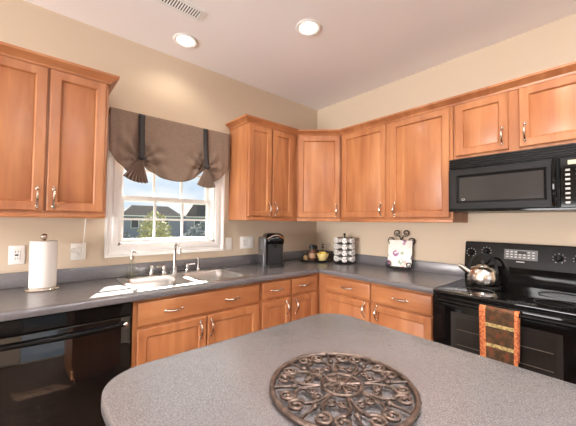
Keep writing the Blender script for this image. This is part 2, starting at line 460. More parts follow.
# island
t = thing('kitchen_island', 'grey speckled laminate kitchen island with rounded corners, in front', 'island', (-2.02, -2.4, 0))
def rrect(x0, x1, y0, y1, r, n=10):
    P = []
    for cx, cy, a0 in ((x1-r, y1-r, 0), (x0+r, y1-r, 90), (x0+r, y0+r, 180), (x1-r, y0+r, 270)):
        for k in range(n+1): a = radians(a0+90*k/n); P.append((cx+r*cos(a), cy+r*sin(a)))
    return P
MB().prism(rrect(-.485, .487, -.95, .862, .13), 'z', CZ0, CZ1, bev=.005).build('top', LAM, t, smooth=40)
m = MB(); m.box(-.30, .44, -.85, .60, .1, CZ0-.001, .003, 1); m.build('body', WOOD, t)
MB().box(-.24, .38, -.8, .54, 0, .1).build('toe_kick', WOODI, t, smooth=0)

# ------------------------------------------------------------------ dishwasher
t = thing('dishwasher', 'black dishwasher with a long bar handle, under the worktop', 'dishwasher', (-2.488, -.002, 0))
MB().box(-.298, .298, -.57, -.02, .09, .872).build('body', BLACKM, t, smooth=0)
MB().box(-.296, .296, -.612, -.571, .105, .792, .006).build('door', DWB, t)
c = MB().prism([(-.571, .796), (-.612, .796), (-.616, .803), (-.612, .866), (-.571, .870)], 'x', -.296, .296, .002).build('control_panel', BLACK, t)
MB().box(-.296, .296, -.545, -.50, 0, .104).build('kick_plate', BLACKM, t, smooth=0)
pts = [(-.262+.524*k/20, -.640-.026*sin(pi*k/20), .757) for k in range(21)]
hd = MB().tube([(-.262, -.610, .757)]+pts+[(.262, -.610, .757)], .0105, 10).build('handle', BLACK, t)
for sx in (-1, 1): MB().ball((sx*.262, -.642, .757), .0145, seg=12).build('end_cap', CHROME, hd)

# ------------------------------------------------------------------ stove
SYC = -2.042                                       # stove centre along the wall; local x = -world y
t = thing('stove', 'black electric range with glass cooktop and rear control panel', 'stove', (0, SYC, 0), BW)
hw = .379
MB().box(-hw, hw, -.628, -.012, .06, .893).build('body', BLACKM, t, smooth=0)
m = MB().prism(rrect(-hw, hw, -.672, -.09, .012), 'z', .894, .917, .004); m.build('cooktop', BLACKG, t)
RING = mat('burner_ring', (.045, .045, .045), .3)
for (bx, by, br) in ((-.19, -.50, .105), (.19, -.50, .085), (-.19, -.24, .08), (.19, -.24, .105)):
    m = MB(); m.tube([(bx+br*cos(2*pi*k/40), by+br*sin(2*pi*k/40), .9171) for k in range(40)], .0012, 4, True, .4); m.build('burner_ring', RING, t)
bgp = MB().prism([(-.012, .90), (-.012, 1.205), (-.055, 1.205), (-.066, 1.198), (-.095, 1.04), (-.095, .90)], 'x', -hw, hw, .004)
bk = bgp.build('back_panel', BLACK, t, smooth=0)
sl = Vector((0, -.029, -.158)).normalized(); nrm = Vector((0, -.158, .029)).normalized()
def onpanel(u, v, off=0.0): return Vector((u, -.066, 1.198)) + sl*v + nrm*off      # v = distance down the slope
def panel_box(u0, u1, v0, v1, th, material, name, parent):
    m = MB(); vs = []
    for off in (-.002, th):
        vs.append([m.bm.verts.new(onpanel(u, v, off)) for u, v in ((u0, v0), (u1, v0), (u1, v1), (u0, v1))])
    A, B = vs; m.bm.faces.new(A[::-1]); m.bm.faces.new(B)
    for k in range(4): m.bm.faces.new((A[k], A[(k+1) % 4], B[(k+1) % 4], B[k]))
    bmesh.ops.recalc_face_normals(m.bm, faces=list(m.bm.faces))
    return m.build(name, material, parent, smooth=0)
GREYP = mat('panel_grey', (.10, .10, .10), .3)
MARK = mat('pale_marking', (.55, .53, .5), .5)
dp = panel_box(-.125, .06, .035, .105, .003, GREYP, 'display_panel', t)
panel_box(-.05, .0, .045, .064, .0036, BLACKG, 'display', dp)
for r_ in range(3):
    for c_ in range(7):
        u = -.113+.024*c_
        if r_ == 0 and -.06 < u < .005: continue
        panel_box(u, u+.013, .048+.018*r_, .055+.018*r_, .0038, MARK, 'key', dp)
panel_box(-.055, -.01, .116, .122, .001, MARK, 'marking', t)
def stove_knob(u, v):
    m = MB(); ax = nrm
    rot = Vector((0, 0, 1)).rotation_difference(ax).to_matrix().to_4x4()
    m.lathe([(.021, 0), (.021, .004), (.017, .007), (.015, .022), (.012, .024), (0, .024)], seg=20)
    m.box(-.004, .004, -.017, .017, .02, .03, .001, 1)
    m.xf(Matrix.Translation(onpanel(u, v)) @ rot)
    k = m.build('knob', BLACK, t)
    m = MB()
    for i in range(9):
        a = radians(-150+300*i/8)
        p = onpanel(u+.030*sin(a), v-.030*cos(a), .0005); m.ball(p, .003, seg=6)
    m.build('dial_mark', MARK, k)
for u, v in ((-.335, .075), (-.235, .06), (.165, .075), (.262, .075)): stove_knob(u, v)
dd = MB().box(-hw, hw, -.672, -.630, .275, .888, .006).build('oven_door', BLACK, t)
WIN = mat('oven_window', (.018, .017, .016), .06, spec=.5); RACK = mat('rack_wire', (.11, .085, .06), .4)
MB().box(-.245, .215, -.6745, -.671, .42, .775, .001, 1).build('window', WIN, dd)
m = MB(); m.box(-.27, .24, -.6735, -.6715, .395, .80, .0008, 1); m.build('window_border', mat('oven_border', (.02, .019, .018), .25), dd)
for zz in (.52, .61, .70):
    MB().tube([(x, -.6748, zz) for x in (-.235, 0, .205)], .0016, 6).build('rack_bar', RACK, dd)
pts = [(-.335+.67*k/16, -.712-.008*sin(pi*k/16), .866) for k in range(17)]
MB().tube([(-.335, -.672, .866)]+pts+[(.335, -.672, .866)], .011, 10).build('handle', BLACK, dd)
dw = MB().box(-hw, hw, -.668, -.630, .075, .262, .006).build('drawer', BLACK, t)
for sx in (-1, 1):
    for yy in (-.58, -.08): MB().lathe([(.018, 0), (.018, .061)], (sx*.33, yy, 0), 12).build('foot', BLACKM, t)

# oven towel hanging over the handle
def b_towel(nt, b):
    N, L = nodes(nt)
    tc = N.new('ShaderNodeTexCoord'); sp = N.new('ShaderNodeSeparateXYZ'); L.new(tc.outputs['UV'], sp.inputs[0])
    n = tex_noise(nt, 38, detail=3); 
    ground = ramp(nt, n.outputs['Fac'], [(.4, (.060, .036, .020)), (.55, (.105, .058, .030)), (.66, (.17, .045, .025))])
    n2 = tex_noise(nt, 90, detail=2)
    edge = ramp(nt, n2.outputs['Fac'], [(.4, (.75, .30, .12)), (.6, (.5, .12, .06))])
    gold = ramp(nt, n2.outputs['Fac'], [(.4, (.68, .55, .26)), (.62, (.30, .24, .10))])
    def band(out, lo, hi):
        a = N.new('ShaderNodeMath'); a.operation = 'GREATER_THAN'; a.inputs[1].default_value = lo; L.new(out, a.inputs[0])
        c = N.new('ShaderNodeMath'); c.operation = 'LESS_THAN'; c.inputs[1].default_value = hi; L.new(out, c.inputs[0])
        m = N.new('ShaderNodeMath'); m.operation = 'MULTIPLY'; L.new(a.outputs[0], m.inputs[0]); L.new(c.outputs[0], m.inputs[1]); return m.outputs[0]
    def mix(f, a, c):
        m = N.new('ShaderNodeMix'); m.data_type = 'RGBA'; L.new(f, m.inputs['Factor']); L.new(a, m.inputs['A']); L.new(c, m.inputs['B']); return m.outputs['Result']
    c = mix(band(sp.outputs['Y'], .19, .245), ground.outputs[0], gold.outputs[0])
    c = mix(band(sp.outputs['Y'], .505, .56), c, gold.outputs[0])
    c = mix(band(sp.outputs['X'], -1, .17), c, edge.outputs[0])
    c = mix(band(sp.outputs['X'], .90, 2), c, edge.outputs[0])
    L.new(c, b.inputs['Base Color']); bump(nt, b, tex_noise(nt, 400).outputs['Fac'], .3)
TOWEL = mat('towel_weave', (.2, .1, .05), .9, spec=.1, build=b_towel)
bm = bmesh.new(); uvl = bm.loops.layers.uv.new('uv'); rows = []
W_, LF, LB = .178, .345, .25
path = []
for k in range(13): path.append((-.0185, -LB+LB*k/12))
for k in range(1, 10): a = pi-pi*k/10; path.append((.0185*cos(a), .0185*sin(a)))
nb = len(path)
for k in range(1, 25): path.append((.0185, -LF*(k-1)/23))
for j, (dy, dz) in enumerate(path):
    fr = min(1, max(0, -dz/.3)); row = []
    for i in range(15):
        u = i/14; wob = .004*sin(u*9+1)*fr
        taper = 1-.06*fr
        row.append((bm.verts.new((dy+(wob if dy > 0 else 0), -(u-.5)*W_*taper, dz)), u))
    rows.append(row)
for j in range(len(rows)-1):
    for i in range(14):
        f = bm.faces.new((rows[j][i][0], rows[j][i+1][0], rows[j+1][i+1][0], rows[j+1][i][0])); f.smooth = True
        for lp, (jj, ii) in zip(f.loops, ((j, i), (j, i+1), (j+1, i+1), (j+1, i))):
            lp[uvl].uv = (ii/14, max(0, (jj-nb)/(len(rows)-1-nb)) if jj >= nb else .06)
me = bpy.data.meshes.new('oven_towel'); bm.to_mesh(me); bm.free(); me.materials.append(TOWEL)
tw = bpy.data.objects.new('oven_towel', me); COL.objects.link(tw)
tw.location = (-.7185, -2.032, .866); tw.rotation_euler = (0, 0, pi)
tw.scale = (1, -1, 1)
md = tw.modifiers.new('thickness', 'SOLIDIFY'); md.thickness = .004; md.offset = 0
tag(tw, 'brown and orange patterned kitchen towel with gold stripes hanging on the oven handle', 'towel')

# ------------------------------------------------------------------ microwave
t = thing('microwave', 'black over-the-range microwave oven mounted below the short cabinet', 'microwave', (-.003, SYC, 1.425), BW)
MB().box(-hw, hw, -.365, 0, 0, .372, .002, 1).build('body', BLACKM, t)
vg = MB().box(-hw, hw, -.388, -.366, .302, .372, .003, 1).build('vent_grille', BLACKM, t)
m = MB()
for k in range(4): m.prism([(-.388, .309+.016*k), (-.402, .306+.016*k), (-.402, .312+.016*k), (-.388, .318+.016*k)], 'x', -hw+.006, hw-.006)
m.build('slat', BLACK, vg, smooth=0)
DX = .205
m = MB(); f = -.402
loops = [((-hw, DX, .012, .296), -.366), ((-hw, DX, .012, .296), f+.006), ((-hw+.006, DX-.006, .018, .290), f), ((-hw+.052, DX-.052, .058, .252), f), ((-hw+.066, DX-.066, .072, .236), f+.016)]
R = [[m.bm.verts.new(p) for p in ((x0, y, z0), (x1, y, z0), (x1, y, z1), (x0, y, z1))] for (x0, x1, z0, z1), y in loops]
for a, c in zip(R, R[1:]):
    for k in range(4): m.bm.faces.new((a[k], a[(k+1) % 4], c[(k+1) % 4], c[k]))
m.bm.faces.new(R[-1]); m.bm.faces.new(R[0][::-1]); bmesh.ops.recalc_face_normals(m.bm, faces=list(m.bm.faces))
dr = m.build('door', DKGREY, t)
MWIN = mat('microwave_window', (.03, .028, .027), .1, spec=.2)
MB().box(-hw+.067, DX-.067, f+.012, f+.018, .073, .235).build('window', MWIN, dr, smooth=0)
m = MB(); m.tube([(-.287+.009*cos(2*pi*k/20), f+.0118, .083+.006*sin(2*pi*k/20)) for k in range(20)], .0012, 4, True); m.build('emblem', MARK, dr)
pts = [(DX-.018, f-.012-.022*sin(pi*k/14), .03+.25*k/14) for k in range(15)]
MB().tube([(DX-.018, f, .03)]+pts+[(DX-.018, f, .28)], .011, 10).build('handle', BLACK, dr)
cp = MB().box(DX+.004, hw, f, -.366, .012, .296, .004, 1).build('control_panel', BLACK, t)
DISP = mat('display_amber', (.55, .48, .33), .3)
MB().box(.243, .345, f-.0015, f+.001, .252, .276).build('display', DISP, cp, smooth=0)
KEY = mat('key_grey', (.42, .40, .38), .4)
for r_ in range(8):
    for c_ in range(3):
        MB().box(.232+.044*c_, .252+.044*c_, f-.0018, f+.001, .034+.026*r_, .046+.026*r_, .001, 1).build('key', KEY, cp)
MB().box(-hw, hw, -.395, -.368, 0.001, .011).build('bottom_trim', BLACK, t, smooth=0)

# ------------------------------------------------------------------ sink and faucet
t = thing('kitchen_sink', 'stainless steel double-bowl drop-in sink in the worktop', 'sink', ((SX0+SX1)/2, (SY0+SY1)/2, CZ1))
hx, hy = (SX1-SX0)/2, (SY1-SY0)/2
def bowl(m, x0, x1, y0, y1, dep):
    """rounded bowl: rings going down"""
    out = []
    for (ins, z, r) in ((0, .003, .05), (.006, -.003, .048), (.014, -.05, .045), (.022, -dep+.03, .045), (.05, -dep, .04)):
        out.append([m.bm.verts.new((x, y, z)) for x, y in rrect(x0+ins, x1-ins, y0+ins, y1-ins, r, 6)])
    for a, c in zip(out, out[1:]):
        n = len(a)
        for k in range(n): m.bm.faces.new((a[k], c[k], c[(k+1) % n], a[(k+1) % n]))
    m.bm.faces.new(out[-1])
    return out[0]
# rim built as a flat deck with two openings
bx = [(-hx+.030, -.014), (.014, hx-.030)]; by0, by1 = -hy+.030, hy-.105
m = MB()
outer = [m.bm.verts.new((x, y, .003)) for x, y in rrect(-hx, hx, -hy, hy, .03, 6)]
outl = [m.bm.verts.new((x, y, .0)) for x, y in rrect(-hx-.004, hx+.004, -hy-.004, hy+.004, .032, 6)]
n = len(outer)
for k in range(n): m.bm.faces.new((outer[k], outl[k], outl[(k+1) % n], outer[(k+1) % n]))
openings = [bowl(m, x0, x1, by0, by1, .19) for x0, x1 in bx]
edges = []
for ring in [outer]+openings:
    for k in range(len(ring)):
        e = m.bm.edges.get((ring[k], ring[(k+1) % len(ring)]))
        edges.append(e)
bmesh.ops.triangle_fill(m.bm, use_beauty=True, use_dissolve=False, edges=edges)
bmesh.ops.recalc_face_normals(m.bm, faces=list(m.bm.faces))
m.build('basin', STEEL, t, smooth=40)
for x0, x1 in bx:
    MB().lathe([(.042, -.1895), (.040, -.187), (.03, -.188), (.026, -.194), (0, -.194)], ((x0+x1)/2, (by0+by1)/2, 0), 20).build('drain', CHROME, t)
DZ = CZ1+.0035
FY = -.088
t = thing('faucet', 'chrome gooseneck kitchen faucet with two lever handles behind the sink', 'faucet', (-1.755, FY, DZ))
sp = MB()
sp.lathe([(.026, 0), (.026, .006), (.018, .012), (.016, .03), (.019, .045), (.014, .06), (.012, .07)], seg=18)
pts = [(0, 0, .06), (0, 0, .10), (0, 0, .15)] + [(0, -.052+.052*cos(pi*k/12), .19+.05*sin(pi*k/12)) for k in range(13)] + [(0, -.104, .165)]
sp.tube(pts, [.0125, .0115, .0105]+[.0105]*13+[.0125], 12)
sp.build('spout', CHROME, t)
def lever(sx):
    m = MB()
    x = .105 if sx > 0 else -.082
    m.lathe([(.024, 0), (.024, .006), (.016, .012), (.013, .03), (.017, .045), (.014, .058), (.008, .066), (0, .067)], (x, 0, 0), 18)
    m.tube([(x, 0, .055), (x+sx*.03, -.004, .060), (x+sx*.062, -.008, .058)], [.006, .0055, .0075], 8)
    return m.build('lever_handle', CHROME, t)
lever(-1); lever(1)
t = thing('side_sprayer', 'chrome side sprayer standing at the far end behind the sink', 'sprayer', (-1.553, FY, DZ))
MB().lathe([(.023, 0), (.023, .005), (.015, .012), (.014, .03), (0, .031)], seg=16).build('holder', CHROME, t)
MB().lathe([(.0115, .0312), (.012, .05), (.010, .07), (.015, .09), (.015, .105), (.009, .112), (0, .113)], seg=16).build('spray_head', CHROME, t)
t = thing('dispenser_pump', 'short chrome pump post at the near end behind the sink', 'dispenser', (-1.932, FY, DZ))
MB().lathe([(.022, 0), (.022, .005), (.014, .012), (.012, .035), (0, .036)], seg=16).build('base', CHROME, t)
m = MB().lathe([(.009, .0362), (.009, .05), (.015, .055), (.016, .066), (.010, .074), (0, .075)], seg=16)
m.tube([(0, 0, .062), (0, -.02, .066), (0, -.045, .058)], .0055, 8); m.build('pump_head', CHROME, t)

# glass soap bottle
t = thing('soap_bottle', 'clear glass soap bottle with a metal pump on the sink corner', 'soap bottle', (-2.072, -.098, DZ))
MB().lathe([(.036, 0), (.039, .006), (.039, .055), (.034, .085), (.016, .115), (.013, .120), (.013, .135)], seg=24).build('bottle', CLEAR, t)
MB().lathe([(.034, .003), (.0355, .008), (.0355, .035), (0, .035)], seg=24).build('liquid', AMBER, t)
m = MB(); m.lathe([(.015, .1355), (.015, .155), (.006, .158), (.006, .178), (.010, .180), (.010, .196), (0, .198)], seg=16)
m.tube([(0, 0, .188), (.012, -.022, .190), (.018, -.034, .182)], .0045, 8); m.tube([(0, 0, .135), (0, 0, .02)], .003, 6); m.build('pump', NICKEL, t)

# ------------------------------------------------------------------ paper towel
t = thing('paper_towel_holder', 'dark metal paper towel holder with round base and ball finial', 'towel holder', (-2.575, -.145, CZ1))
MB().lathe([(.088, 0), (.090, .004), (.086, .010), (.070, .013), (.02, .014), (0, .014)], seg=36).build('base', NICKEL, t)
MB().lathe([(.006, .0142), (.006, .292), (.010, .296), (.006, .30), (0, .30)], seg=12).build('rod', NICKEL, t)
MB().ball((0, 0, .317), .019, seg=16).build('finial', NICKEL, t)
t = thing('paper_towel_roll', 'white paper towel roll standing on the metal holder', 'paper towel', (-2.575, -.145, CZ1+.0145))
m = MB(); m.lathe([(.020, 0), (.064, 0), (.066, .002), (.066, .274), (.064, .276), (.020, .276), (.020, 0)], seg=40); m.build('paper', PAPER, t)
CARD = mat('cardboard', (.4, .28, .17), .9)
MB().lathe([(.0185, .001), (.0195, .001), (.0195, .277), (.0185, .277), (.0185, .001)], seg=24).build('core', CARD, t)

# ------------------------------------------------------------------ wall plates
def plate(label, x, z, wd, kinds, name='outlet', cat='outlet'):
    t = thing(name, label, cat, (x, -.0005, z))
    MB().box(-wd/2, wd/2, -.006, 0, -.058, .058, .003).build('plate', PLATE, t)
    for dx, kd in kinds:
        if kd == 'outlet':
            r = MB().box(dx-.017, dx+.017, -.009, -.005, -.034, .034, .002, 1).build('receptacle', PLATE, t)
            m = MB()
            for zz in (-.018, .018):
                for ss in (-.006, .006): m.box(dx+ss-.0012, dx+ss+.0012, -.0095, -.008, zz-.002, zz+.006)
                m.ball((dx, -.0088, zz-.008), .0022, seg=6)
            m.build('slot', SLOT, r, smooth=0)
        elif kd == 'gfci':
            r = MB().box(dx-.017, dx+.017, -.009, -.005, -.034, .034, .002, 1).build('receptacle', PLATE, t)
            m = MB()
            for zz in (-.024, .018):
                for ss in (-.006, .006): m.box(dx+ss-.0015, dx+ss+.0015, -.0095, -.008, zz-.002, zz+.007)
            m.build('slot', SLOT, r, smooth=0)
            MB().box(dx-.008, dx+.008, -.0105, -.0085, -.005, .005).build('button', SLOT, r, smooth=0)
        else:
            r = MB().box(dx-.0165, dx+.0165, -.0085, -.005, -.034, .034, .001, 1).build('rocker', PLATE, t)
            r.rotation_euler.x = radians(3)
    return t
plate('white outlet plate with a middle button, on the wall beside the paper towels', -2.700, 1.115, .076, [(0, 'gfci')])
plate('white outlet plate with a white plug and cord, between paper towels and window', -2.387, 1.12, .086, [(0, 'outlet')])
plate('narrow white switch plate next to the window casing', -1.218, 1.125, .072, [(0, 'rocker')], 'light_switch', 'switch')
plate('wide white wall plate with an outlet and a switch, beside the coffee maker', -1.012, 1.13, .158, [(-.035, 'outlet'), (.035, 'rocker')], 'wall_plate', 'switch')
t = thing('power_cord', 'white cord and plug rising from the outlet to the wall cabinet', 'cord', (-2.387, -.012, 1.13))
MB().box(-.016, .012, -.030, 0, -.004, .022, .004).build('plug', PLATE, t)
cp_ = [(-.016, -.02, .008), (-.036, -.03, .012), (-.046, -.035, -.002), (-.030, -.04, -.012), (-.004, -.045, -.004), (.014, -.045, .022), (.022, -.04, .07), (.027, -.04, .14), (.030, -.04, .220)]
pp = []
for k in range(len(cp_)-1):
    p0, p1, p2, p3 = (Vector(cp_[max(0, min(len(cp_)-1, k+q))]) for q in (-1, 0, 1, 2))
    for s in range(5):
        u = s/5; pp.append(.5*((2*p1)+(p2-p0)*u+(2*p0-5*p1+4*p2-p3)*u*u+(3*p1-p0-3*p2+p3)*u**3))
pp.append(Vector(cp_[-1]))
MB().tube(pp, .0032, 6).build('cord', PLATE, t)

# ------------------------------------------------------------------ window shade
YS = -.055
shade = thing('window_shade', 'taupe tie-up balloon shade with two dark ribbons over the window', 'window shade', (0, 0, 0))
X0, X1, S1, S2 = -2.232, -1.258, -2.022, -1.500
ZT1, ZT2 = 2.142, 2.168
def hem(x):
    if x < S1:
        u = (x-X0)/(S1-X0); return 1.84-.175*(1-(1-u)**2.0)
    if x < S2:
        u = (x-S1)/(S2-S1); s = abs(2*u-1); return 1.655+.135*s**2.2
    u = (x-S2)/(X1-S2); return 1.665+.165*u**1.8
m = MB(); rows = []; nu, nv = 96, 30
for j in range(nv+1):
    v = j/nv; row = []
    for k in range(nu+1):
        u = k/nu; x = X0+(X1-X0)*u; zt = 2.155; zh = hem(x); z = zt+(zh-zt)*v
        y = YS
        d1, d2 = abs(x-S1), abs(x-S2)
        near = lambda d: math.exp(-(d/.085)**2)
        # centre belly and swag folds
        if S1 < x < S2:
            c = (x-S1)/(S2-S1); arch = sin(pi*c)
            y -= .050*arch*v**1.5 + .014*v**3*arch*sin(16*v+2)
            y -= .012*v*v*sin(9*pi*v*(1-.55*arch)+1)
        else:
            e = (S1-x)/(S1-X0) if x < S1 else (x-S2)/(X1-S2)
            y -= .028*sin(pi*min(1, e))*v**1.4 + .004*v*sin(22*e)
        tz = 1.80
        ang = atan2(z-tz, x-(S1 if d1 < d2 else S2)); rad = sqrt((z-tz)**2+min(d1, d2)**2)
        y -= .016*sin(ang*9)*math.exp(-((rad-.08)/.10)**2)
        y += .02*(near(d1)+near(d2))*math.exp(-((z-tz)/.08)**2)
        row.append((x, min(y, -.03), z))
    rows.append(row)
m.grid(rows); m.build('fabric_panel', SHADE, shade, smooth=60, solid=.003)
for sx, xx, dirn in ((S1, -2.0, -1), (S2, -1.5, 1)):
    # fan-pleated tail below the tie
    m = MB(); rows = []
    a0, a1 = (-128, -78) if dirn < 0 else (-118, -66)
    for j in range(11):
        r_ = .012+(.185 if dirn < 0 else .178)*j/10; row = []
        for k in range(49):
            a = radians(a0+(a1-a0)*k/48)
            row.append((sx+r_*cos(a)*1.05, -.095-.020*(j/10)-(.004+.013*j/10)*sin(2*pi*7*k/48), 1.815+r_*sin(a)*(1+.03*sin(2*pi*7*k/48))))
        rows.append(row)
    m.grid(rows).build('tail', SHADE, shade, smooth=60, solid=.003)
    m = MB(); top = 2.150; rows = []
    for j in range(21):
        v = j/20; z = top-(top-1.80)*v
        y = YS-.012-.052*v**1.6
        rows.append([(sx-.022-.006*v, y, z), (sx, y-.003, z), (sx+.022-.006*v, y, z)])
    m.grid(rows)
    m.build('ribbon', RIBBON, shade, smooth=60, solid=.004)
    m = MB(); m.tube([(sx-.028, -.105, 1.806), (sx, -.116, 1.802), (sx+.026, -.105, 1.806)], [.010, .015, .010], 8); m.build('tie_knot', RIBBON, shade)
MB().box(X0+.003, X1-.003, -.05, -.002, 2.125, 2.157).build('mounting_board', WOODI, shade, smooth=0)

# ------------------------------------------------------------------ coffee maker
t = thing('coffee_maker', 'black single-serve coffee maker with a silver-trimmed rounded lid', 'coffee maker', (-.872, -.225, CZ1), radians(-24))
def rbox_loft(secs, seg=8):
    m = MB(); R = []
    for (x0, x1, y0, y1, r, z) in secs: R.append([m.bm.verts.new((x, y, z)) for x, y in rrect(x0, x1, y0, y1, r, seg)])
    n = len(R[0])
    for a, c in zip(R, R[1:]):
        for k in range(n): m.bm.faces.new((a[k], a[(k+1) % n], c[(k+1) % n], c[k]))
    m.bm.faces.new(R[0][::-1]); m.bm.faces.new(R[-1]); return m
TANK = mat('smoky_tank', (.07, .07, .075), .12, spec=.6)
rbox_loft([(-.075, .098, -.098, .115, .03, 0), (-.075, .098, -.098, .115, .03, .215)]).build('body', BLACKM, t)
rbox_loft([(-.072, .095, -.140, -.099, .018, 0), (-.072, .095, -.140, -.099, .018, .028), (-.066, .089, -.134, -.1, .018, .034)]).build('drip_tray', BLACKM, t)
rbox_loft([(-.075, .095, -.130, .115, .04, .2155), (-.078, .098, -.140, .117, .045, .245), (-.076, .096, -.138, .117, .045, .28), (-.066, .086, -.115, .10, .045, .302), (-.045, .065, -.08, .08, .04, .315)]).build('lid', BLACK, t, smooth=60)
rbox_loft([(-.112, -.0755, -.125, .10, .017, .004), (-.112, -.0755, -.125, .10, .017, .262), (-.106, -.077, -.115, .09, .0145, .278)]).build('water_tank', TANK, t, smooth=60)
m = MB(); m.tube([(-.066+.154*k/12, -.116-.026*sin(pi*k/12), .262+.034*sin(pi*k/12)) for k in range(13)], .0105, 8); m.build('silver_trim', CHROME, t)
MB().lathe([(.022, 0), (.018, -.022), (.010, -.03), (0, -.03)], (.01, -.118, .214), 16).build('nozzle', BLACKM, t)

# ------------------------------------------------------------------ tray with jars
TX, TY = -.262, -.235
t = thing('serving_tray', 'round black serving tray in the worktop corner', 'tray', (TX, TY, CZ1))
MB().lathe([(.145, 0), (.165, .010), (.172, .020), (.168, .021), (.148, .006), (0, .006)], seg=40).build('dish', BLACKM, t)
TZ = CZ1+.0065
BROWN = mat('brown_grounds', (.10, .035, .015), .5); YEL = mat('pale_yellow_glaze', (.80, .62, .26), .3); TAN = mat('tan_sugar', (.45, .28, .14), .6)
t = thing('jar', 'tall brown jar with a black lid on the round tray', 'jar', (TX-.045, TY+.01, TZ))
MB().lathe([(.037, 0), (.039, .004), (.039, .10), (.031, .118), (.031, .124), (0, .124)], seg=20).build('body', mat('brown_glass', (.13, .05, .025), .1), t)
MB().lathe([(.034, .1245), (.034, .166), (.030, .170), (0, .170)], seg=20).build('lid', BLACKM, t)
MB().lathe([(.0395, .030), (.0398, .030), (.0398, .08), (.0395, .08), (.0395, .030)], seg=20).build('paper_band', mat('tan_band', (.42, .25, .15), .6), t)
t = thing('jar', 'small clear jar of sugar at the edge of the round tray', 'jar', (TX-.118, TY+.032, TZ+.006))
MB().lathe([(.026, 0), (.028, .003), (.028, .062), (.022, .07), (.022, .078)], seg=20).build('body', CLEAR, t)
MB().lathe([(.0255, .002), (.026, .005), (.026, .05), (0, .05)], seg=20).build('sugar', TAN, t)
t = thing('bowl', 'pale yellow flared bowl on the tray, nearest the pod carousel', 'bowl', (TX+.024, TY-.084, TZ))
m = MB().lathe([(.034, 0), (.038, .004), (.052, .034), (.066, .072), (.068, .080), (.064, .080), (.049, .036), (.034, .008), (0, .008)], seg=28); m.build('dish', YEL, t)
PACK = mat('yellow_packet', (.85, .62, .12), .5)
for k in range(7):
    a = k*.9; o = MB().box(-.018, .018, -.0015, .0015, 0, .05).build('sweetener_packet', PACK, smooth=0)
    o.location = (TX+.024+.024*cos(a), TY-.084+.024*sin(a), TZ+.046); o.rotation_euler = (.12*sin(a), .12*cos(a), a+.8)
    tag(o, 'yellow sweetener packet standing in the pale yellow bowl', 'packet', 'packets in the yellow bowl')
t = thing('bottle', 'dark syrup bottle with a black cap behind the yellow bowl', 'bottle', (TX+.055, TY+.045, TZ))
MB().lathe([(.030, 0), (.032, .004), (.032, .085), (.014, .115), (.013, .125), (0, .125)], seg=20).build('body', mat('dark_syrup', (.05, .02, .012), .08), t)
MB().lathe([(.015, .1255), (.015, .155), (0, .157)], seg=16).build('cap', BLACKM, t)
t = thing('bottle', 'clear bottle with a flat dark pump top, between bowl and carousel', 'bottle', (TX+.105, TY-.010, TZ+.001))
MB().lathe([(.026, 0), (.028, .004), (.028, .09), (.012, .115), (.012, .13)], seg=20).build('body', CLEAR, t)
m = MB().lathe([(.014, .1305), (.014, .145), (.005, .147), (.005, .162), (.016, .164), (.016, .172), (0, .173)], seg=16); m.build('cap', BLACKM, t)

# ------------------------------------------------------------------ coffee pod carousel
KX, KY = -.150, -.545
t = thing('pod_carousel', 'black wire carousel holding white coffee pods on the worktop', 'pod carousel', (KX, KY, CZ1))
MB().lathe([(.105, 0), (.108, .006), (.10, .012), (0, .014)], seg=36).build('base', IRON, t)
m = MB().lathe([(.006, .0142), (.006, .285), (.011, .290), (.013, .302), (.008, .312), (0, .314)], seg=14); m.build('post', IRON, t)
NP = 7; ZR = [.048, .111, .174, .237]; RP = .106
for zr in ZR:
    m = MB()
    for zz, rr in ((-.029, .082), (.029, .082)):
        m.tube([(rr*cos(2*pi*k/36), rr*sin(2*pi*k/36), zr+zz) for k in range(36)], .0022, 6, True)
    for k in range(NP):
        a = 2*pi*(k+.5)/NP
        m.tube([(.006*cos(a), .006*sin(a), zr-.027), (.078*cos(a), .078*sin(a), zr-.027), (.078*cos(a), .078*sin(a), zr+.027)], .002, 5)
    m.build('wire_tier', IRON, t)
POD = mat('pod_white', (.82, .80, .77), .4)
def b_foil(nt, b):
    N, L = nodes(nt); n = tex_noise(nt, 70, detail=2)
    r = ramp(nt, n.outputs['Fac'], [(.45, (.80, .79, .77)), (.56, (.55, .52, .5)), (.66, (.25, .18, .15))]); L.new(r.outputs[0], b.inputs['Base Color'])
FOIL = mat('pod_foil', (.8, .8, .78), .3, build=b_foil)
pod0 = thing('coffee_pod', 'white coffee pod in the black wire carousel', 'coffee pod', (0, 0, 0), 0, 'pods in the wire carousel')
MB().lathe([(.019, -.048), (.020, -.048), (.0255, -.004), (.0255, 0), (0, 0)], seg=18, axis='x').build('cup', POD, pod0)
MB().lathe([(.0285, .0002), (.0285, .0018), (.026, .0028), (0, .0028)], seg=18, axis='x').build('lid', FOIL, pod0)
TIER = ['lowest', 'second lowest', 'second highest', 'top']
first = True
for r_, zr in enumerate(ZR):
    for k in range(NP):
        o = pod0 if first else copy_tree(pod0); first = False
        a = 2*pi*k/NP + radians(218) + .0*r_
        o.location = (KX+RP*cos(a), KY+RP*sin(a), CZ1+zr); o.rotation_euler = (0, 0, a)
        o['label'] = 'white coffee pod in the %s tier of the black wire carousel' % TIER[r_]
        o['group'] = 'pods in the %s carousel tier' % TIER[r_]

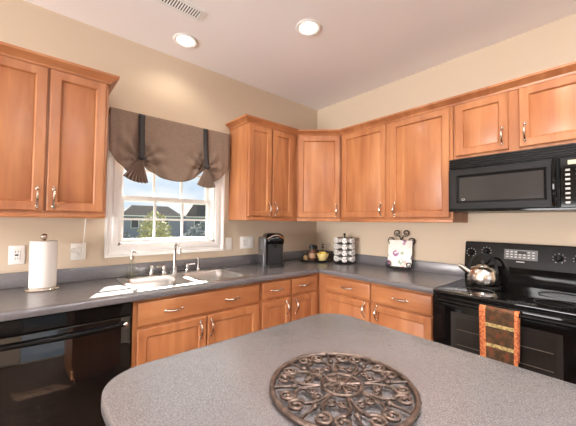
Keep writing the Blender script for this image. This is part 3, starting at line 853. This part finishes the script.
# ------------------------------------------------------------------ easel with floral board
EX, EY = -.120, -1.14
er = radians(-90+14)     # local -y faces the room
t = thing('scroll_easel', 'black wrought iron tabletop easel with scrolled top against the wall', 'easel', (EX, EY, CZ1), er)
TL = radians(12)
def lean(x, y, z):       # local tilt: z rises along the leaning plane
    return (x, y*cos(TL)+z*sin(TL), z*cos(TL)-y*sin(TL))
def spiral(cx, cz, r0, r1, a0, turns, n=26):
    return [(cx+(r0+(r1-r0)*k/n)*cos(a0+turns*2*pi*k/n), cz+(r0+(r1-r0)*k/n)*sin(a0+turns*2*pi*k/n)) for k in range(n+1)]
m = MB()
for sx in (-1, 1):
    m.tube([lean(sx*.075, .010, z) for z in (.004, .08, .16, .24, .262)], .0052, 8)
m.tube([lean(x, .010, .03) for x in (-.09, 0, .09)], .0052, 8); m.tube([lean(x, .010, .255) for x in (-.09, 0, .09)], .0052, 8)
m.build('back_frame', IRON, t)
m = MB(); m.tube([lean(x, y, z) for x, y, z in ((-.095, .010, .025), (-.095, -.04, .012), (-.095, -.045, .032))], .0052, 8)
m.tube([lean(x, y, z) for x, y, z in ((.095, .010, .025), (.095, -.04, .012), (.095, -.045, .032))], .0052, 8); m.tube([lean(x, -.04, .012) for x in (-.10, 0, .10)], .0045, 8); m.build('ledge', IRON, t)
for sx in (-1, 1):
    p = spiral(sx*.088, .272, .034, .009, -pi/2, 1.35*sx)
    MB().tube([lean(x, .010, z) for x, z in p], .0055, 8).build('scroll', IRON, t)
    p = spiral(sx*.038, .345, .032, .009, -pi/2-.6*sx, 1.3*sx)
    MB().tube([lean(0, .010, .262), lean(sx*.006, .010, .29)]+[lean(x, .010, z) for x, z in p], .0052, 8).build('scroll', IRON, t)
for sx in (-1, 1):
    p = spiral(sx*.085, .052, .030, .008, -pi/2, 1.3*sx)
    MB().tube([lean(x, -.044, z-.006) for x, z in p], .0045, 8).build('scroll', IRON, t)
MB().tube([lean(0, .012, .25), (0, .085, .02), (0, .10, .006)], .004, 8).build('rear_leg', IRON, t)
def b_floral(nt, b):
    N, L = nodes(nt)
    tc = N.new('ShaderNodeTexCoord'); mp = N.new('ShaderNodeMapping'); mp.inputs['Scale'].default_value = (1, .05, 1)
    v = N.new('ShaderNodeTexVoronoi'); v.inputs['Scale'].default_value = 15
    L.new(tc.outputs['Object'], mp.inputs[0]); L.new(mp.outputs[0], v.inputs['Vector'])
    spot = ramp(nt, v.outputs['Distance'], [(.42, (1, 1, 1)), (.52, (0, 0, 0))])
    hue = N.new('ShaderNodeSeparateColor'); L.new(v.outputs['Color'], hue.inputs[0])
    pal = ramp(nt, hue.outputs[0], [(0, (.85, .80, .74)), (.22, (.20, .30, .15)), (.42, (.30, .10, .26)), (.60, (.72, .30, .25)), (.74, (.10, .11, .16)), (1, (.85, .80, .74))])
    pal.color_ramp.interpolation = 'CONSTANT'
    n = tex_noise(nt, 50, detail=3); nr = ramp(nt, n.outputs['Fac'], [(.38, (0, 0, 0)), (.48, (1, 1, 1))])
    mu = N.new('ShaderNodeMath'); mu.operation = 'MULTIPLY'; L.new(spot.outputs[0], mu.inputs[0]); L.new(nr.outputs[0], mu.inputs[1])
    m = N.new('ShaderNodeMix'); m.data_type = 'RGBA'; m.inputs['A'].default_value = (.86, .81, .75, 1)
    L.new(mu.outputs[0], m.inputs['Factor']); L.new(pal.outputs[0], m.inputs['B']); L.new(m.outputs['Result'], b.inputs['Base Color'])
FLORAL = mat('floral_print', (.85, .8, .75), .35, build=b_floral)
t = thing('decorative_board', 'white floral-print board resting on the wrought iron easel', 'board', (EX, EY, CZ1), er)
m = MB().box(-.105, .105, -.022, -.004, .029, .272, .006); m.xf(Matrix.Rotation(-TL, 4, 'X')); m.build('panel', FLORAL, t)

# ------------------------------------------------------------------ kettle
t = thing('kettle', 'polished steel kettle with arched handle on the cooktop', 'kettle', (-.235, -1.825, .9185), radians(118))
KET = mat('kettle_steel', (.85, .79, .72), .2, 1.0)
MB().lathe([(.078, 0), (.088, .004), (.095, .022), (.096, .055), (.090, .085), (.075, .112), (.054, .124), (.040, .127), (0, .127)], seg=40).build('body', KET, t, smooth=50)
ld = MB().lathe([(.042, .1275), (.042, .131), (.028, .138), (.010, .141), (0, .141)], seg=24).build('lid', KET, t, smooth=50)
MB().lathe([(.006, .1412), (.006, .149), (.013, .154), (.013, .163), (.006, .168), (0, .168)], seg=14).build('knob', BLACKM, ld)
m = MB().tube([(.075, 0, .075), (.105, 0, .096), (.135, 0, .118), (.150, 0, .124)], [.026, .021, .016, .015], 14); m.build('spout', KET, t)
m = MB(); m.tube([(.082*cos(pi*k/18)*1.0, 0, .105+.108*sin(pi*k/18)) for k in range(19)], .0058, 10, flat=1.4); m.build('handle', DKGREY, t)
for sx in (-1, 1): MB().ball((sx*.078, 0, .104), .010, seg=10).build('bracket', BLACKM, t)

# ------------------------------------------------------------------ trivet on the island
t = thing('trivet', 'round bronzed iron trivet with scrollwork lying on the island', 'trivet', (-2.036, -2.008, CZ1), radians(9)); t.scale = (.965, .965, .965)
def circ(r, z, n=64): return [(r*cos(2*pi*k/n), r*sin(2*pi*k/n), z) for k in range(n)]
MB().lathe([(.177, .008), (.179, .004), (.185, .003), (.190, .006), (.191, .013), (.187, .017), (.182, .017), (.178, .013), (.177, .008)], seg=72).build('rim', BRONZE, t, smooth=60)
m = MB(); m.tube(circ(.052, .0125, 48), .0045, 8, True); m.build('hub_ring', BRONZE, t)
m = MB()
for k in range(8):
    a = 2*pi*k/8
    m.tube([((.008+.041*s)*cos(a+.0), (.008+.041*s)*sin(a), .0125) for s in (0, .5, 1)], [.0045, .003, .0045], 7)
    p = spiral(.031, .0, .010, .003, pi, 1.1, 14)
    m.tube([(x*cos(a+.39)-y*sin(a+.39), x*sin(a+.39)+y*cos(a+.39), .0125) for x, y in p], .0026, 6)
m.ball((0, 0, .0135), .012, (1, 1, .7), 12); m.build('hub_rosette', BRONZE, t)
def cr(pts, n=7):
    out = []
    for k in range(len(pts)-1):
        p0, p1, p2, p3 = (Vector((*pts[max(0, min(len(pts)-1, k+q))], 0)) for q in (-1, 0, 1, 2))
        for s in range(n):
            u = s/n; out.append(.5*((2*p1)+(p2-p0)*u+(2*p0-5*p1+4*p2-p3)*u*u+(3*p1-p0-3*p2+p3)*u**3))
    out.append(Vector((*pts[-1], 0))); return [(v.x, v.y) for v in out]
def scroll_unit():
    """one eighth of the scrollwork, pointing along +x: two big volutes by the rim, two small ones by the hub"""
    m = MB()
    for s in (-1, 1):
        stem = [(.060, .002*s), (.085, .005*s), (.108, .010*s), (.128, .026*s)]
        vol = spiral(.148, .036*s, .022, .006, pi+.45*s, -1.30*s, 24)
        pts = cr(stem+vol[:1], 5)[:-1]+vol
        m.tube([(x, y, .0125) for x, y in pts], [.0038+.0010*(1-abs(2*k/len(pts)-1)) for k in range(len(pts))], 8)
        m.ball((vol[-1][0], vol[-1][1], .0135), .0060, (1, 1, .8), 10)
        inn = spiral(.085, .0215*s, .0125, .004, -.6*s, 1.25*s, 20)
        pts = cr([(.122, .014*s), (.110, .013*s)]+inn[:1], 5)[:-1]+inn
        m.tube([(x, y, .0125) for x, y in pts], .0031, 7)
        m.ball((inn[-1][0], inn[-1][1], .0132), .0047, (1, 1, .8), 8)
    m.tube([(.128, 0, .0125), (.150, 0, .0125), (.178, 0, .0125)], [.0048, .0032, .0048], 7)
    m.ball((.126, 0, .0135), .0085, (1.2, 1, .8), 10)
    return m
s0 = scroll_unit().build('scroll', BRONZE, t, smooth=60)
for k in range(1, 8):
    c = s0.copy(); COL.objects.link(c); c.parent = t; c.rotation_euler = (0, 0, 2*pi*k/8)
for k in range(4):
    a = 2*pi*k/4+.4
    MB().lathe([(.009, 0), (.009, .004)], (.185*cos(a), .185*sin(a), 0), 10).build('foot', BRONZE, t)

# ------------------------------------------------------------------ ceiling lights and vent
def downlight(x, y, label, power=16, cone=150):
    t = thing('recessed_light', label, 'ceiling light', (x, y, HC), 0, None)
    MB().lathe([(.062, -.0005), (.090, -.0005), (.092, -.004), (.080, -.010), (.064, -.006), (.062, -.0005)], seg=36).build('trim_ring', WHITE, t)
    MB().lathe([(.0615, -.001), (.0615, -.003), (.050, -.012), (.025, -.020), (0, -.022)], seg=28).build('bulb', GLOW, t)
    d = bpy.data.lights.new('bulb_light', 'SPOT'); d.energy = power; d.color = (1, .9, .78); d.spot_size = radians(cone); d.spot_blend = .6; d.shadow_soft_size = .06
    o = bpy.data.objects.new('bulb_light', d); COL.objects.link(o); o.parent = t; o.location = (0, 0, -.03)
downlight(-1.786, -.288, 'recessed ceiling light nearest the window wall', power=10)
downlight(-1.195, -1.028, 'recessed ceiling light farther out in the ceiling, towards the stove wall', power=22)
downlight(-2.7, -1.5, 'recessed ceiling light over the aisle by the dishwasher', power=5)
downlight(-1.0, -2.3, 'recessed ceiling light over the stove aisle', power=30)
downlight(-1.95, -1.95, 'recessed ceiling light over the middle of the island', power=130, cone=84)
t = thing('ceiling_vent', 'white slatted air register in the ceiling', 'vent', (-1.975, -.628, HC))
m = MB(); hxv, hyv = .172, .060
m.box(-hxv, hxv, -hyv, -hyv+.022, -.006, -.0005); m.box(-hxv, hxv, hyv-.022, hyv, -.006, -.0005); m.box(-hxv, -hxv+.022, -hyv+.022, hyv-.022, -.006, -.0005); m.box(hxv-.022, hxv, -hyv+.022, hyv-.022, -.006, -.0005)
m.build('frame', WHITE, t, smooth=0)
MB().box(-hxv+.022, hxv-.022, -hyv+.022, hyv-.022, -.002, -.0005).build('duct_opening', SLOT, t, smooth=0)
for k in range(18):
    x = -.142+.284*k/17
    s = MB(); s.box(-.0045, .0045, -hyv+.022, hyv-.022, -.0007, .0007); s.xf(Matrix.Translation((x, 0, -.0055)) @ Matrix.Rotation(radians(35), 4, 'Y')); s.build('slat', WHITE, t, smooth=0)

# ------------------------------------------------------------------ outside the window
def b_grass(nt, b):
    N, L = nodes(nt); n = tex_noise(nt, 3, detail=6)
    r = ramp(nt, n.outputs['Fac'], [(.3, (.05, .07, .025)), (.7, (.13, .15, .06))]); L.new(r.outputs[0], b.inputs['Base Color'])
GZ = -1.4
g = MB().box(-40, 60, .8, 90, GZ-.2, GZ).build('ground', mat('lawn', (.1, .12, .05), .9, build=b_grass), kind='structure', smooth=0)
def b_roof(nt, b):
    N, L = nodes(nt); n = tex_noise(nt, 9, (1, 1, 3), 5)
    r = ramp(nt, n.outputs['Fac'], [(.3, (.022, .021, .023)), (.7, (.045, .042, .041))]); L.new(r.outputs[0], b.inputs['Base Color'])
ROOF = mat('asphalt_shingle', (.15, .14, .14), .9, build=b_roof)
SIDE = mat('blue_grey_siding', (.22, .26, .33), .8); TRIMW = mat('house_trim', (.75, .75, .74), .6); DGL = mat('dark_window', (.05, .06, .08), .1)
def house(label, x0, x1, y0, y1, ze, zr, rx0, rx1, wins):
    t = thing('house', label, 'house', ((x0+x1)/2, (y0+y1)/2, GZ))
    cx, cy = (x0+x1)/2, (y0+y1)/2
    MB().box(x0-cx, x1-cx, y0-cy, y1-cy, 0, ze-GZ-.02).build('wall', SIDE, t, smooth=0)
    o = .35; m = MB(); V = [m.bm.verts.new(p) for p in ((x0-o-cx, y0-o-cy, ze-GZ), (x1+o-cx, y0-o-cy, ze-GZ), (x1+o-cx, y1+o-cy, ze-GZ), (x0-o-cx, y1+o-cy, ze-GZ), (rx0-cx, 0, zr-GZ), (rx1-cx, 0, zr-GZ))]
    for f in ((0, 1, 5, 4), (1, 2, 5), (2, 3, 4, 5), (3, 0, 4), (3, 2, 1, 0)): m.bm.faces.new([V[i] for i in f])
    m.build('roof', ROOF, t, smooth=0)
    MB().box(x0-o-cx, x1+o-cx, y0-o-cy-.03, y0-o-cy, ze-GZ-.14, ze-GZ).build('fascia', TRIMW, t, smooth=0)
    for wx in wins:
        wn = MB().box(wx-cx-.55, wx-cx+.55, y0-cy-.05, y0-cy, ze-GZ-1.9, ze-GZ-.5).build('window', TRIMW, t, smooth=0)
        MB().box(wx-cx-.47, wx-cx+.47, y0-cy-.06, y0-cy-.045, ze-GZ-1.82, ze-GZ-.58).build('pane', DGL, wn, smooth=0)
house('grey hip-roofed neighbouring house filling most of the window view', 7.3, 15.7, 45, 48.4, 2.05, 3.62, 8.95, 14.3, (9.0, 13.4))
house('second grey-roofed house at the far side of the window view', 16.75, 28, 45, 50, 2.05, 4.35, 19.1, 26, (18.6, 22.5))
LEAFB = mat('blue_green_leaf', (.07, .10, .10), .6); LEAFY = mat('yellow_green_leaf', (.30, .30, .13), .6); LEAFD = mat('grey_green_leaf', (.11, .14, .12), .6); BARK = mat('bark', (.10, .07, .05), .9)
def foliage(name, label, cat, x, y, zc, rx, rz, n, size, leaf, stem=True):
    t = thing(name, label, cat, (x, y, GZ))
    m = MB()
    for _ in range(n):
        while True:
            p = Vector((random.uniform(-1, 1), random.uniform(-1, 1), random.uniform(-1, 1)))
            if .35 < p.length < 1: break
        c = Vector((p.x*rx, p.y*rx, zc-GZ+p.z*rz))
        if c.z < .05: continue
        u = Vector((random.gauss(0, 1), random.gauss(0, 1), random.gauss(0, 1))).normalized(); v = u.orthogonal().normalized()
        s = size*random.uniform(.6, 1.3)
        m.bm.faces.new([m.bm.verts.new(c+q) for q in (u*s, v*s*.5, -u*s, -v*s*.5)])
    m.build('foliage', leaf, t, smooth=0)
    m = MB(); m.tube([(0, 0, 0), (.05, .02, (zc-GZ)*.6), (0, 0, zc-GZ+rz*.4)], [.09, .06, .02], 7)
    for k in range(6):
        a = k*1.1; m.tube([(0, 0, (zc-GZ)*.7), (rx*.5*cos(a), rx*.5*sin(a), zc-GZ+rz*.3*sin(k))], [.03, .008], 5)
    m.build('trunk', BARK, t)
foliage('tree', 'sparse yellow-green tree standing before the hip-roofed house', 'tree', .55, 8.0, .62, .58, 1.05, 1300, .07, LEAFY)
foliage('shrub', 'dark blue-green shrub at the near end of the window view', 'shrub', -.62, 7.2, -.02, .85, 1.0, 2000, .06, LEAFB)
foliage('shrub', 'blue-green shrub below the second house in the window view', 'shrub', 2.62, 8.9, .30, .80, 1.0, 1900, .06, LEAFB)
foliage('shrub', 'grey-green shrub between the tree and the far house', 'shrub', 1.62, 10.6, .15, .62, .85, 1100, .06, LEAFD)
